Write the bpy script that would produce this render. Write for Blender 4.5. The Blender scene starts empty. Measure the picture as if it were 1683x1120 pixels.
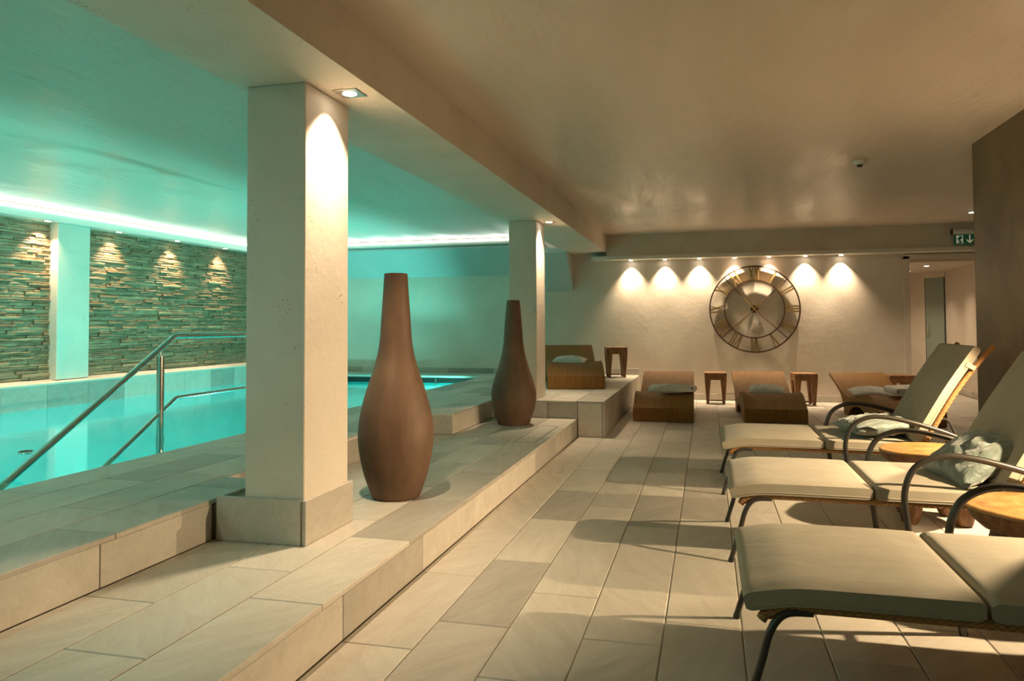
import bpy, bmesh, math, random
from mathutils import Vector, Matrix, noise
random.seed(7)
PI = math.pi
scene = bpy.context.scene
C = scene.collection

# ------------------------------------------------------------------ camera
F_PX, YAW, PITCH, ROLL, CY = 1237.69, 0.2542, 0.031879, -0.005068, 493.87
cam_data = bpy.data.cameras.new('camera')
cam = bpy.data.objects.new('camera', cam_data); C.objects.link(cam)
cam_data.sensor_fit = 'HORIZONTAL'; cam_data.sensor_width = 36.0
cam_data.lens = F_PX / 1683 * 36.0
cam_data.shift_y = (CY - 560) / 1683
cam_data.clip_start = 0.05
fw = Vector((-math.sin(YAW)*math.cos(PITCH), math.cos(YAW)*math.cos(PITCH), math.sin(PITCH)))
ri = Vector((math.cos(YAW), math.sin(YAW), 0)); up = ri.cross(fw)
r2 = ri*math.cos(ROLL) + up*math.sin(ROLL); u2 = up*math.cos(ROLL) - ri*math.sin(ROLL)
M3 = Matrix((r2, u2, -fw)).transposed()
cam.matrix_world = Matrix.Translation((0, 0, 1.2)) @ M3.to_4x4()
scene.camera = cam

# ------------------------------------------------------------------ world, view
w = bpy.data.worlds.new('world'); scene.world = w; w.use_nodes = True
bg = w.node_tree.nodes['Background']; bg.inputs[0].default_value = (0.5, 0.42, 0.33, 1); bg.inputs[1].default_value = 0.02
scene.view_settings.view_transform = 'Standard'; scene.view_settings.look = 'None'
scene.view_settings.gamma = 1.0; scene.view_settings.use_curve_mapping = False
scene.view_settings.exposure = 0.94
WARM = (1.0, 0.73, 0.43); WARM2 = (1.0, 0.76, 0.50); WHITE = (1.0, 0.93, 0.80)
POOLC = (0.36, 1.0, 0.92)
P_SCALLOP, P_COL, P_SCONCE, P_POOL, P_STONE = 66.0, 90.0, 165.0, 86.0, 62.0
E_COVE = 6.0

# ------------------------------------------------------------------ materials
def newmat(name):
    m = bpy.data.materials.new(name); m.use_nodes = True
    nt = m.node_tree; b = nt.nodes['Principled BSDF']
    return m, nt, b
def N(nt, t, **kw):
    n = nt.nodes.new(t)
    for k, v in kw.items():
        if k.startswith('i_'):
            n.inputs[int(k[2:])].default_value = v
        else: setattr(n, k, v)
    return n
def ramp(nt, fac, stops):
    r = N(nt, 'ShaderNodeValToRGB'); e = r.color_ramp.elements
    while len(e) < len(stops): e.new(0.5)
    for k, (p, c) in zip(e, stops): k.position = p; k.color = (*c, 1)
    nt.links.new(fac, r.inputs[0]); return r.outputs[0]
def coords(nt, scale=(1, 1, 1), kind='Object'):
    tc = N(nt, 'ShaderNodeTexCoord'); mp = N(nt, 'ShaderNodeMapping')
    mp.inputs['Scale'].default_value = scale
    nt.links.new(tc.outputs[kind], mp.inputs[0]); return mp.outputs[0]
def noise_tex(nt, vec, scale, detail=4, rough=0.55, dist=0.0):
    n = N(nt, 'ShaderNodeTexNoise'); n.inputs['Scale'].default_value = scale
    n.inputs['Detail'].default_value = detail; n.inputs['Roughness'].default_value = rough
    n.inputs['Distortion'].default_value = dist
    nt.links.new(vec, n.inputs['Vector']); return n.outputs[0]
def bump(nt, b, h, strength=0.2, dist=0.01):
    bm = N(nt, 'ShaderNodeBump'); bm.inputs['Strength'].default_value = strength; bm.inputs['Distance'].default_value = dist
    nt.links.new(h, bm.inputs['Height']); nt.links.new(bm.outputs[0], b.inputs['Normal'])
def mixc(nt, fac, a, b, mode='MIX'):
    m = N(nt, 'ShaderNodeMix', data_type='RGBA', blend_type=mode)
    for s, v in ((m.inputs[0], fac), (m.inputs[6], a), (m.inputs[7], b)):
        if hasattr(v, 'links'): nt.links.new(v, s)
        elif isinstance(v, tuple): s.default_value = (*v, 1)
        else: s.default_value = v
    return m.outputs[2]

def plain(name, col, rough=0.5, metal=0.0, spec=0.5):
    m, nt, b = newmat(name); b.inputs['Base Color'].default_value = (*col, 1)
    b.inputs['Roughness'].default_value = rough; b.inputs['Metallic'].default_value = metal
    b.inputs['Specular IOR Level'].default_value = spec; return m
def emit(name, col, s):
    m, nt, b = newmat(name); b.inputs['Base Color'].default_value = (*col, 1)
    b.inputs['Emission Color'].default_value = (*col, 1); b.inputs['Emission Strength'].default_value = s; return m

def plaster(name, c0, c1, pits=True, rough=0.6, sheen=False):
    m, nt, b = newmat(name); v = coords(nt)
    n1 = noise_tex(nt, v, 1.7, 6, 0.6, 0.4)
    col = ramp(nt, n1, [(0.3, c0), (0.7, c1)])
    if pits:
        vo = N(nt, 'ShaderNodeTexVoronoi'); vo.inputs['Scale'].default_value = 55
        nt.links.new(v, vo.inputs['Vector'])
        gate0 = noise_tex(nt, v, 7, 3); gate = ramp(nt, gate0, [(0.45, (0, 0, 0)), (0.75, (1, 1, 1))])
        mul = N(nt, 'ShaderNodeMath', operation='MULTIPLY'); nt.links.new(gate, mul.inputs[0]); mul.inputs[1].default_value = 0.27
        lt = N(nt, 'ShaderNodeMath', operation='LESS_THAN'); nt.links.new(vo.outputs['Distance'], lt.inputs[0]); nt.links.new(mul.outputs[0], lt.inputs[1])
        col = mixc(nt, lt.outputs[0], col, tuple(x*0.34 for x in c0))
    nt.links.new(col, b.inputs['Base Color'])
    b.inputs['Roughness'].default_value = rough
    n2 = noise_tex(nt, v, 14, 5, 0.6)
    bump(nt, b, n2, 0.12, 0.02)
    return m
M_WALL = plaster('plaster_wall', (0.62, 0.545, 0.455), (0.72, 0.65, 0.56), pits=False, rough=0.55)
M_COL = plaster('plaster_column', (0.64, 0.58, 0.49), (0.74, 0.68, 0.59), pits=True, rough=0.6)
M_DARK = plaster('plaster_dark', (0.085, 0.052, 0.023), (0.205, 0.132, 0.064), pits=False, rough=0.5)
def ceiling_mat():
    m, nt, b = newmat('plaster_ceiling'); v = coords(nt, (1, 0.25, 1))
    n1 = noise_tex(nt, v, 3.0, 6, 0.6, 0.5)
    nt.links.new(ramp(nt, n1, [(0.3, (0.60, 0.52, 0.43)), (0.7, (0.68, 0.60, 0.51))]), b.inputs['Base Color'])
    nt.links.new(ramp(nt, n1, [(0.3, (0.28,)*3), (0.7, (0.48,)*3)]), b.inputs['Roughness'])
    b.inputs['Specular IOR Level'].default_value = 0.35
    n2 = noise_tex(nt, coords(nt, (2.2, 0.8, 1)), 4, 4, 0.6)
    bump(nt, b, n2, 0.28, 0.03); return m
M_CEIL = ceiling_mat()

def stone_mat(name, base, dark, light, var=0.32, sharp=1.0):
    m, nt, b = newmat(name)
    tc = N(nt, 'ShaderNodeTexCoord'); oi = N(nt, 'ShaderNodeObjectInfo')
    off = N(nt, 'ShaderNodeVectorMath', operation='SCALE'); off.inputs[0].default_value = (37.1, 53.3, 11.7)
    nt.links.new(oi.outputs['Random'], off.inputs['Scale'])
    ad = N(nt, 'ShaderNodeVectorMath', operation='ADD'); nt.links.new(tc.outputs['Object'], ad.inputs[0]); nt.links.new(off.outputs[0], ad.inputs[1])
    rot = N(nt, 'ShaderNodeVectorRotate', rotation_type='AXIS_ANGLE'); rot.inputs['Axis'].default_value = (0.2, 0.3, 1)
    an = N(nt, 'ShaderNodeMath', operation='MULTIPLY_ADD'); nt.links.new(oi.outputs['Random'], an.inputs[0]); an.inputs[1].default_value = 17.0; an.inputs[2].default_value = 0.4
    sn = N(nt, 'ShaderNodeMath', operation='SINE'); nt.links.new(an.outputs[0], sn.inputs[0])
    nt.links.new(ad.outputs[0], rot.inputs['Vector']); sm = N(nt, 'ShaderNodeMath', operation='MULTIPLY'); nt.links.new(sn.outputs[0], sm.inputs[0]); sm.inputs[1].default_value = 0.75; nt.links.new(sm.outputs[0], rot.inputs['Angle'])
    mp = N(nt, 'ShaderNodeMapping'); mp.inputs['Scale'].default_value = (6.5, 1.0, 5); nt.links.new(rot.outputs[0], mp.inputs[0])
    streak = noise_tex(nt, mp.outputs[0], 2.4, 6, 0.62, 0.6)
    cloud = noise_tex(nt, ad.outputs[0], 3.0, 3, 0.5, 0.3)
    fine = noise_tex(nt, ad.outputs[0], 60, 3, 0.7)
    c = ramp(nt, streak, [(0.34, dark), (0.5, base), (0.68, light)])
    c2 = mixc(nt, 0.30, c, ramp(nt, cloud, [(0.3, dark), (0.7, light)]))
    c3 = mixc(nt, 0.30, c2, ramp(nt, fine, [(0.35, dark), (0.65, light)]))
    # per-piece tone
    mu = N(nt, 'ShaderNodeMath', operation='MULTIPLY'); nt.links.new(oi.outputs['Random'], mu.inputs[0]); mu.inputs[1].default_value = 7.31
    fr = N(nt, 'ShaderNodeMath', operation='FRACT'); nt.links.new(mu.outputs[0], fr.inputs[0])
    tone = ramp(nt, fr.outputs[0], [(0.0, (1-var,)*3), (0.5, (1.0,)*3), (1.0, (1.0+var*0.25,)*3)])
    c4 = mixc(nt, 1.0, c3, tone, 'MULTIPLY')
    nt.links.new(c4, b.inputs['Base Color'])
    nt.links.new(ramp(nt, streak, [(0.3, (0.62,)*3), (0.7, (0.45,)*3)]), b.inputs['Roughness'])
    bump(nt, b, streak, 0.10*sharp, 0.01)
    return m
M_TILE = stone_mat('quartzite_tile', (0.53, 0.49, 0.42), (0.455, 0.415, 0.35), (0.60, 0.56, 0.49), var=0.34)
M_GROUT = plain('grout', (0.28, 0.24, 0.18), 0.9)
M_SLATE = stone_mat('stacked_slate', (0.35, 0.22, 0.115), (0.25, 0.15, 0.075), (0.45, 0.31, 0.185), var=0.35, sharp=2.5)
M_SLATEBACK = plain('slate_mortar', (0.08, 0.065, 0.045), 0.95)

def terracotta():
    m, nt, b = newmat('terracotta'); v = coords(nt)
    n1 = noise_tex(nt, v, 3.0, 6, 0.62, 0.5)
    n2 = noise_tex(nt, coords(nt, (6, 6, 0.8)), 2.5, 5, 0.6, 0.4)
    c = ramp(nt, n1, [(0.28, (0.075, 0.038, 0.020)), (0.5, (0.125, 0.067, 0.035)), (0.72, (0.185, 0.108, 0.060))])
    c = mixc(nt, 0.35, c, ramp(nt, n2, [(0.3, (0.05, 0.025, 0.015)), (0.7, (0.18, 0.105, 0.060))]))
    nt.links.new(c, b.inputs['Base Color']); b.inputs['Roughness'].default_value = 0.62
    bump(nt, b, n1, 0.15, 0.02); return m
M_TERRA = terracotta()

def wicker(name, c_dark, c_light, sx=75.0, sz=75.0):
    m, nt, b = newmat(name); v = coords(nt)
    sep = N(nt, 'ShaderNodeSeparateXYZ'); nt.links.new(v, sep.inputs[0])
    def wave(sock, sc, phase=0):
        a = N(nt, 'ShaderNodeMath', operation='MULTIPLY_ADD'); nt.links.new(sock, a.inputs[0]); a.inputs[1].default_value = sc; a.inputs[2].default_value = phase
        s = N(nt, 'ShaderNodeMath', operation='SINE'); nt.links.new(a.outputs[0], s.inputs[0]); return s.outputs[0]
    yz = N(nt, 'ShaderNodeMath', operation='ADD'); nt.links.new(sep.outputs[1], yz.inputs[0]); nt.links.new(sep.outputs[2], yz.inputs[1])
    wx = wave(sep.outputs[0], sx*2.6); wy = wave(yz.outputs[0], sz*2.6)
    pr = N(nt, 'ShaderNodeMath', operation='MULTIPLY'); nt.links.new(wx, pr.inputs[0]); nt.links.new(wy, pr.inputs[1])
    ad = N(nt, 'ShaderNodeMath', operation='MULTIPLY_ADD'); nt.links.new(pr.outputs[0], ad.inputs[0]); ad.inputs[1].default_value = 0.5; ad.inputs[2].default_value = 0.5
    n1 = noise_tex(nt, coords(nt, (30, 2, 2)), 2.0, 4)
    mm = N(nt, 'ShaderNodeMath', operation='MULTIPLY'); nt.links.new(ad.outputs[0], mm.inputs[0]); mm.inputs[1].default_value = 0.6
    mm2 = N(nt, 'ShaderNodeMath', operation='MULTIPLY_ADD'); nt.links.new(n1, mm2.inputs[0]); mm2.inputs[1].default_value = 0.6; nt.links.new(mm.outputs[0], mm2.inputs[2])
    nt.links.new(ramp(nt, mm2.outputs[0], [(0.15, c_dark), (0.9, c_light)]), b.inputs['Base Color'])
    b.inputs['Roughness'].default_value = 0.55; b.inputs['Specular IOR Level'].default_value = 0.2
    bump(nt, b, ad.outputs[0], 0.6, 0.006); return m
M_WICK = wicker('wicker_weave', (0.09, 0.040, 0.010), (0.35, 0.175, 0.045))
M_RATTAN = wicker('rattan_wrap', (0.20, 0.09, 0.03), (0.46, 0.25, 0.10), 90, 140)

def wood(name, c0, c1, c2, sc=(7, 7, 0.9), rough=0.45):
    m, nt, b = newmat(name); oi = N(nt, 'ShaderNodeObjectInfo')
    tc = N(nt, 'ShaderNodeTexCoord'); off = N(nt, 'ShaderNodeVectorMath', operation='SCALE'); off.inputs[0].default_value = (13, 7, 21); nt.links.new(oi.outputs['Random'], off.inputs['Scale'])
    ad = N(nt, 'ShaderNodeVectorMath', operation='ADD'); nt.links.new(tc.outputs['Object'], ad.inputs[0]); nt.links.new(off.outputs[0], ad.inputs[1])
    mp = N(nt, 'ShaderNodeMapping'); mp.inputs['Scale'].default_value = sc; nt.links.new(ad.outputs[0], mp.inputs[0])
    n1 = noise_tex(nt, mp.outputs[0], 3.5, 6, 0.65, 1.2)
    nt.links.new(ramp(nt, n1, [(0.3, c0), (0.5, c1), (0.7, c2)]), b.inputs['Base Color'])
    b.inputs['Roughness'].default_value = rough; bump(nt, b, n1, 0.25, 0.01); return m
M_TEAK = wood('teak_wood', (0.10, 0.04, 0.015), (0.25, 0.115, 0.042), (0.36, 0.19, 0.08))
M_STUMPTOP = wood('stump_top', (0.22, 0.10, 0.028), (0.36, 0.19, 0.058), (0.47, 0.28, 0.105), sc=(3, 3, 3), rough=0.38)
M_BARK = wood('stump_bark', (0.07, 0.032, 0.014), (0.16, 0.075, 0.03), (0.27, 0.14, 0.06), sc=(5, 5, 2), rough=0.6)

def fabric(name, c0, c1, wr=0.25, wscale=(2.0, 9.0, 2.0), rough=0.85, sheen=0.1):
    m, nt, b = newmat(name); v = coords(nt, wscale)
    n1 = noise_tex(nt, v, 2.2, 3, 0.5, 0.6); n2 = noise_tex(nt, coords(nt), 6, 4, 0.6, 0.3)
    nt.links.new(ramp(nt, n2, [(0.3, c0), (0.7, c1)]), b.inputs['Base Color'])
    b.inputs['Roughness'].default_value = rough; b.inputs['Sheen Weight'].default_value = sheen
    bump(nt, b, n1, wr, 0.03); return m
M_CUSH = fabric('cushion_canvas', (0.31, 0.275, 0.205), (0.36, 0.325, 0.25), 0.16, (1.6, 4.0, 2.0))
M_TEALV = fabric('teal_velvet', (0.105, 0.145, 0.128), (0.17, 0.215, 0.19), 0.5, (6, 14, 6), 0.5, 0.5)
M_GREYP = fabric('grey_blue_pillow', (0.44, 0.46, 0.43), (0.62, 0.63, 0.59), 0.35, (6, 8, 6), 0.6, 0.3)
M_TOWEL = fabric('towel_cotton', (0.74, 0.71, 0.66), (0.82, 0.79, 0.75), 0.3, (40, 40, 40), 0.95, 0.4)
M_STRAP = plain('cream_strap', (0.42, 0.375, 0.28), 0.8)
M_TUBE = plain('dark_steel_tube', (0.050, 0.046, 0.040), 0.33, 0.35)
M_STEEL = plain('stainless_steel', (0.62, 0.62, 0.58), 0.16, 1.0)
M_IRON = plain('aged_iron', (0.11, 0.062, 0.034), 0.4, 0.5)
M_BRASS = plain('aged_brass', (0.52, 0.39, 0.18), 0.4, 0.2)
M_NUM = plain('numeral_brass', (0.34, 0.235, 0.09), 0.4, 0.25)
M_WHITEP = plain('white_plastic', (0.72, 0.70, 0.64), 0.4)
M_BLACKP = plain('black_plastic', (0.02, 0.018, 0.015), 0.4)
M_FRAME = plain('lamp_frame', (0.45, 0.43, 0.40), 0.3, 0.8)
M_LENS = emit('lamp_lens', (1.0, 0.86, 0.66), 14.0)
M_LENSW = emit('lamp_lens_white', (1.0, 0.95, 0.88), 9.0)
M_COVE = emit('cove_led', (0.93, 1.0, 0.90), E_COVE)
M_GREEN = emit('exit_green', (0.004, 0.085, 0.030), 0.10)
M_SIGNW = emit('exit_white', (0.75, 0.70, 0.58), 0.12)
def pooltile(name, c, s=0.25):
    m, nt, b = newmat(name); v = coords(nt, (1, 1, 1))
    br = N(nt, 'ShaderNodeTexNoise'); br.inputs['Scale'].default_value = 1.5; nt.links.new(v, br.inputs['Vector'])
    nt.links.new(ramp(nt, br.outputs[0], [(0.3, tuple(x*0.92 for x in c)), (0.7, c)]), b.inputs['Base Color'])
    b.inputs['Roughness'].default_value = 0.4; return m
M_BASIN = pooltile('pool_mosaic', (0.015, 0.52, 0.51))
M_GLASS = None
def glassm():
    m, nt, b = newmat('frosted_glass'); b.inputs['Base Color'].default_value = (0.42, 0.52, 0.45, 1)
    b.inputs['Roughness'].default_value = 0.25; b.inputs['Transmission Weight'].default_value = 0.35; return m
M_GLASS = glassm()
def waterm():
    m = bpy.data.materials.new('pool_water'); m.use_nodes = True; nt = m.node_tree; nt.nodes.clear()
    o = N(nt, 'ShaderNodeOutputMaterial'); mx = N(nt, 'ShaderNodeMixShader')
    tr = N(nt, 'ShaderNodeBsdfTransparent'); tr.inputs[0].default_value = (0.50, 0.97, 0.95, 1)
    gl = N(nt, 'ShaderNodeBsdfGlossy'); gl.inputs['Roughness'].default_value = 0.085; gl.inputs[0].default_value = (1, 1, 1, 1)
    lw_ = N(nt, 'ShaderNodeLayerWeight'); pw = N(nt, 'ShaderNodeMath', operation='POWER'); pw.inputs[1].default_value = 5.0
    nt.links.new(lw_.outputs['Facing'], pw.inputs[0])
    fr = N(nt, 'ShaderNodeMath', operation='MULTIPLY_ADD'); nt.links.new(pw.outputs[0], fr.inputs[0]); fr.inputs[1].default_value = 0.98; fr.inputs[2].default_value = 0.02
    v = coords(nt, (1.0, 0.6, 1)); n1 = noise_tex(nt, v, 2.5, 3, 0.5, 0.3)
    bp = N(nt, 'ShaderNodeBump'); bp.inputs['Strength'].default_value = 0.035; bp.inputs['Distance'].default_value = 0.05
    nt.links.new(n1, bp.inputs['Height'])
    nt.links.new(bp.outputs[0], gl.inputs['Normal']); nt.links.new(bp.outputs[0], lw_.inputs['Normal'])
    nt.links.new(fr.outputs[0], mx.inputs[0]); nt.links.new(tr.outputs[0], mx.inputs[1]); nt.links.new(gl.outputs[0], mx.inputs[2])
    nt.links.new(mx.outputs[0], o.inputs[0]); return m
M_WATER = waterm()

# ------------------------------------------------------------------ mesh helpers
class MB:
    def __init__(s): s.bm = bmesh.new()
    def box(s, x0, x1, y0, y1, z0, z1):
        v = [s.bm.verts.new((x, y, z)) for z in (z0, z1) for y in (y0, y1) for x in (x0, x1)]
        for f in ((0,2,3,1), (4,5,7,6), (0,1,5,4), (2,6,7,3), (1,3,7,5), (0,4,6,2)):
            s.bm.faces.new([v[i] for i in f])
        return s
    def cbox(s, x0, x1, y0, y1, z0, z1, c=0.003):      # box with chamfered upper edges
        A = [s.bm.verts.new(p) for p in ((x0,y0,z0),(x1,y0,z0),(x1,y1,z0),(x0,y1,z0))]
        B = [s.bm.verts.new(p) for p in ((x0,y0,z1-c),(x1,y0,z1-c),(x1,y1,z1-c),(x0,y1,z1-c))]
        D = [s.bm.verts.new(p) for p in ((x0+c,y0+c,z1),(x1-c,y0+c,z1),(x1-c,y1-c,z1),(x0+c,y1-c,z1))]
        s.bm.faces.new(A[::-1]); s.bm.faces.new(D)
        for i in range(4):
            j = (i+1) % 4
            s.bm.faces.new((A[i], A[j], B[j], B[i])); s.bm.faces.new((B[i], B[j], D[j], D[i]))
        return s
    def bevbox(s, x0, x1, y0, y1, z0, z1, bev=0.01, seg=2):
        t = bmesh.new(); m = MB(); m.bm.free(); m.bm = t; m.box(x0, x1, y0, y1, z0, z1)
        bmesh.ops.bevel(t, geom=t.edges[:], offset=bev, segments=seg, affect='EDGES', profile=0.5)
        s.merge(t); return s
    def merge(s, t, mat=None):
        vm = {}
        for v in t.verts: vm[v] = s.bm.verts.new(mat @ v.co if mat else v.co)
        for f in t.faces:
            try: s.bm.faces.new([vm[v] for v in f.verts])
            except ValueError: pass
        t.free()
    def prism(s, poly, axis, a0, a1):      # poly in the two other axes (cyclic order x,y,z without axis)
        def P(p, a):
            if axis == 0: return (a, p[0], p[1])
            if axis == 1: return (p[0], a, p[1])
            return (p[0], p[1], a)
        A = [s.bm.verts.new(P(p, a0)) for p in poly]; B = [s.bm.verts.new(P(p, a1)) for p in poly]
        s.bm.faces.new(A); s.bm.faces.new(B[::-1]); n = len(poly)
        for i in range(n): s.bm.faces.new((A[i], B[i], B[(i+1) % n], A[(i+1) % n]))
        return s
    def lathe(s, prof, n=32, cx=0, cy=0, cap=True):
        rings = []
        for r, z in prof: rings.append([s.bm.verts.new((cx+r*math.cos(2*PI*i/n), cy+r*math.sin(2*PI*i/n), z)) for i in range(n)])
        for a, b in zip(rings, rings[1:]):
            for i in range(n): s.bm.faces.new((a[i], a[(i+1) % n], b[(i+1) % n], b[i]))
        if cap: s.bm.faces.new(rings[0][::-1]); s.bm.faces.new(rings[-1])
        return s
    def tube(s, pts, r, n=10, closed=False):
        pts = [Vector(p) for p in pts]; m = len(pts); rings = []; nrm = None
        for i, p in enumerate(pts):
            if closed: t = (pts[(i+1) % m] - pts[i-1]).normalized()
            else: t = (pts[min(i+1, m-1)] - pts[max(i-1, 0)]).normalized()
            if nrm is None:
                a = Vector((0, 0, 1)) if abs(t.z) < 0.9 else Vector((1, 0, 0)); nrm = (a - t*a.dot(t)).normalized()
            else: nrm = (nrm - t*nrm.dot(t)).normalized()
            bi = t.cross(nrm); rr = r(i/(m-1)) if callable(r) else r
            rings.append([s.bm.verts.new(p + (nrm*math.cos(2*PI*k/n) + bi*math.sin(2*PI*k/n))*rr) for k in range(n)])
        prs = list(zip(rings, rings[1:])) + ([(rings[-1], rings[0])] if closed else [])
        for a, b in prs:
            for k in range(n): s.bm.faces.new((a[k], a[(k+1) % n], b[(k+1) % n], b[k]))
        if not closed: s.bm.faces.new(rings[0][::-1]); s.bm.faces.new(rings[-1])
        return s
    def ribbon(s, path, y0, y1, th, wob=0.0):       # path in (x,z); thick strip swept across y
        path = [Vector((p[0], 0, p[1])) for p in path]; m = len(path); L = []
        for i, p in enumerate(path):
            t = (path[min(i+1, m-1)] - path[max(i-1, 0)]).normalized(); nn = Vector((-t.z, 0, t.x))
            row = []
            for y, sg in ((y0, 1), (y1, 1), (y1, -1), (y0, -1)):
                q = p + nn*sg*th/2; row.append(s.bm.verts.new((q.x, y, q.z)))
            L.append(row)
        for a, b in zip(L, L[1:]):
            for k in range(4): s.bm.faces.new((a[k], a[(k+1) % 4], b[(k+1) % 4], b[k]))
        s.bm.faces.new(L[0][::-1]); s.bm.faces.new(L[-1]); return s
    def build(s, name, mat, parent=None, smooth=False, loc=None, soft=False):
        bmesh.ops.recalc_face_normals(s.bm, faces=s.bm.faces[:])
        me = bpy.data.meshes.new(name); s.bm.to_mesh(me); s.bm.free()
        if smooth:
            me.polygons.foreach_set('use_smooth', [True]*len(me.polygons))
            try: soft or me.set_sharp_from_angle(angle=math.radians(38))
            except Exception: pass
        me.materials.append(mat)
        o = bpy.data.objects.new(name, me); C.objects.link(o)
        if parent: o.parent = parent
        if loc: o.location = loc
        return o
def inst(me, name, parent, loc, rz=0):
    o = bpy.data.objects.new(name, me); C.objects.link(o); o.parent = parent; o.location = loc; o.rotation_euler = (0, 0, rz); return o
def tag(o, label=None, cat=None, group=None, kind=None):
    if label: o['label'] = label
    if cat: o['category'] = cat
    if group: o['group'] = group
    if kind: o['kind'] = kind
    return o
def thing(name, label, cat, loc=(0, 0, 0), rz=0, group=None):
    o = bpy.data.objects.new(name, None); C.objects.link(o); o.empty_display_size = 0.1
    o.location = loc; o.rotation_euler = (0, 0, rz); return tag(o, label, cat, group)
def copy_tree(o, parent=None):
    c = o.copy(); C.objects.link(c); c.parent = parent
    for ch in list(o.children): copy_tree(ch, c)
    return c
def struct(o, label=None): o['kind'] = 'structure'; (label and o.__setitem__('label', label)); return o
def spot(name, parent, loc, target, power, size, blend, col, radius=0.02):
    l = bpy.data.lights.new(name, 'SPOT'); l.energy = power; l.spot_size = math.radians(size); l.spot_blend = blend; l.color = col; l.shadow_soft_size = radius
    o = bpy.data.objects.new(name, l); C.objects.link(o); o.parent = parent; o.location = loc
    d = Vector(target) - Vector(loc); o.rotation_euler = d.to_track_quat('-Z', 'Y').to_euler(); return o
def smooth_path(pts, n=6):
    P = [Vector(p) for p in pts]; out = []
    for i in range(len(P)-1):
        p0 = P[max(i-1, 0)]; p1 = P[i]; p2 = P[i+1]; p3 = P[min(i+2, len(P)-1)]
        for k in range(n):
            t = k/n
            out.append(0.5*((2*p1) + (p2-p0)*t + (2*p0-5*p1+4*p2-p3)*t*t + (3*p1-p0-3*p2+p3)*t**3))
    out.append(P[-1]); return out

# ------------------------------------------------------------------ key dimensions
ZC = 2.61; ZB = 2.342; Z1 = 0.189; Z2 = 0.378; ZW = 0.265
YF = 12.2; XD = 2.045; YN = -3.0
X_STEP = -1.36; X_DECK = -2.28; X_POOL = -3.45; X_LP = -7.5; X_ST = -7.70; Y_PLAT = 7.97; X_PLAT = -1.07
TH = 0.02

# ------------------------------------------------------------------ room shell
def sbox(name, mat, b, label=None): return struct(MB().box(*b).build(name, mat), label)
ceil_hall = sbox('ceiling', M_CEIL, (-8.2, 5.2, YN, 18.0, ZC, ZC+0.1), 'pale plaster ceiling over lounge and pool')
# far wall with doorway: left of the door, lintel, right of the door
m = MB(); m.box(-8.2, 2.88, YF, YF+0.35, -1.3, ZC); m.box(2.88, 5.2, YF, YF+0.35, 2.17, ZC); m.box(4.25, 5.2, YF, YF+0.35, 0, 2.17)
struct(m.build('wall_far', M_WALL), 'pale plaster wall with the clock')
m = MB(); m.box(2.80, 2.88, YF-0.03, YF, 0.0, 2.17); m.box(2.80, 5.2, YF-0.03, YF, 2.13, 2.20)
struct(m.build('trim_1', M_WALL), 'plain plaster frame around the far doorway')
sbox('wall_right', M_DARK, (XD, XD+0.3, YN, 6.66, 0, ZC), 'dark brown plaster wall')
sbox('wall_alcove', M_WALL, (5.0, 5.2, 6.0, YF, 0, ZC)); sbox('wall_alcove_near', M_WALL, (XD+0.3, 5.2, 6.36, 6.66, 0, ZC))
sbox('wall_back', M_WALL, (-8.2, XD+0.3, YN-0.2, YN, -1.3, ZC))
# band above the clock wall, in front of it
sbox('trim_2', M_WALL, (-1.551, 5.0, 11.95, YF, 2.27, ZC), 'plaster band along the top of the far wall')
sbox('trim_3', M_WHITEP, (-1.78, 5.0, 11.90, YF, 2.215, 2.27), 'slim light ledge on the clock wall')
# beam
sbox('beam', M_COL, (-2.16, -1.551, YN, YF, ZB, ZC), 'long plaster beam carried by the columns')
# corridor behind the doorway
m = MB(); m.prism([(3.975, YF+0.35), (4.15, 15.1), (4.35, 15.1), (4.2, YF+0.35)], 2, 0, ZC)
struct(m.build('wall_corridor_right', M_WALL))
m = MB(); m.prism([(3.915, 15.50), (3.95, 15.56), (2.5, 17.6), (2.3, 17.4)], 2, 0, ZC); m.prism([(3.915, 15.50), (4.16, 15.16), (4.3, 15.25), (4.0, 15.6)], 2, 2.02, ZC)
struct(m.build('wall_corridor_far', M_WALL))
m = MB(); m.prism([(3.925, 15.50), (4.15, 15.19), (4.175, 15.21), (3.95, 15.52)], 2, 0.01, 2.02)
d1 = struct(m.build('door_1', M_GLASS), 'frosted glass door at the end of the corridor')
MB().box(3.93, 3.945, 15.42, 15.46, 0.95, 1.15).build('door_handle', M_STEEL, d1)
sbox('wall_corridor_left', M_WALL, (2.1, 2.3, YF+0.35, 17.6, 0, ZC))
sbox('ceiling_corridor', M_CEIL, (2.3, 4.2, YF+0.35, 17.6, 2.11, 2.16))

# ------------------------------------------------------------------ floor tiles
_tm = {}
def tile_mesh(sx, sy, th=TH, c=0.003):
    k = (round(sx, 3), round(sy, 3), round(th, 3))
    if k not in _tm:
        m = MB(); m.cbox(-sx/2, sx/2, -sy/2, sy/2, -th, 0, c); o = m.build('tile', M_TILE); _tm[k] = o.data; bpy.data.objects.remove(o)
    return _tm[k]
def slab_mesh(axis, sa, sz, th=TH):     # upright slab: axis 'x' faces +x (long along y), 'y' faces -y (long along x)
    k = (axis, round(sa, 3), round(sz, 3))
    if k not in _tm:
        m = MB()
        if axis == 'x': m.bevbox(-th, 0, -sa/2, sa/2, -sz/2, sz/2, 0.002, 1)
        else: m.bevbox(-sa/2, sa/2, 0, th, -sz/2, sz/2, 0.002, 1)
        o = m.build('slab', M_TILE); _tm[k] = o.data; bpy.data.objects.remove(o)
    return _tm[k]
GAP = 0.005
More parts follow.
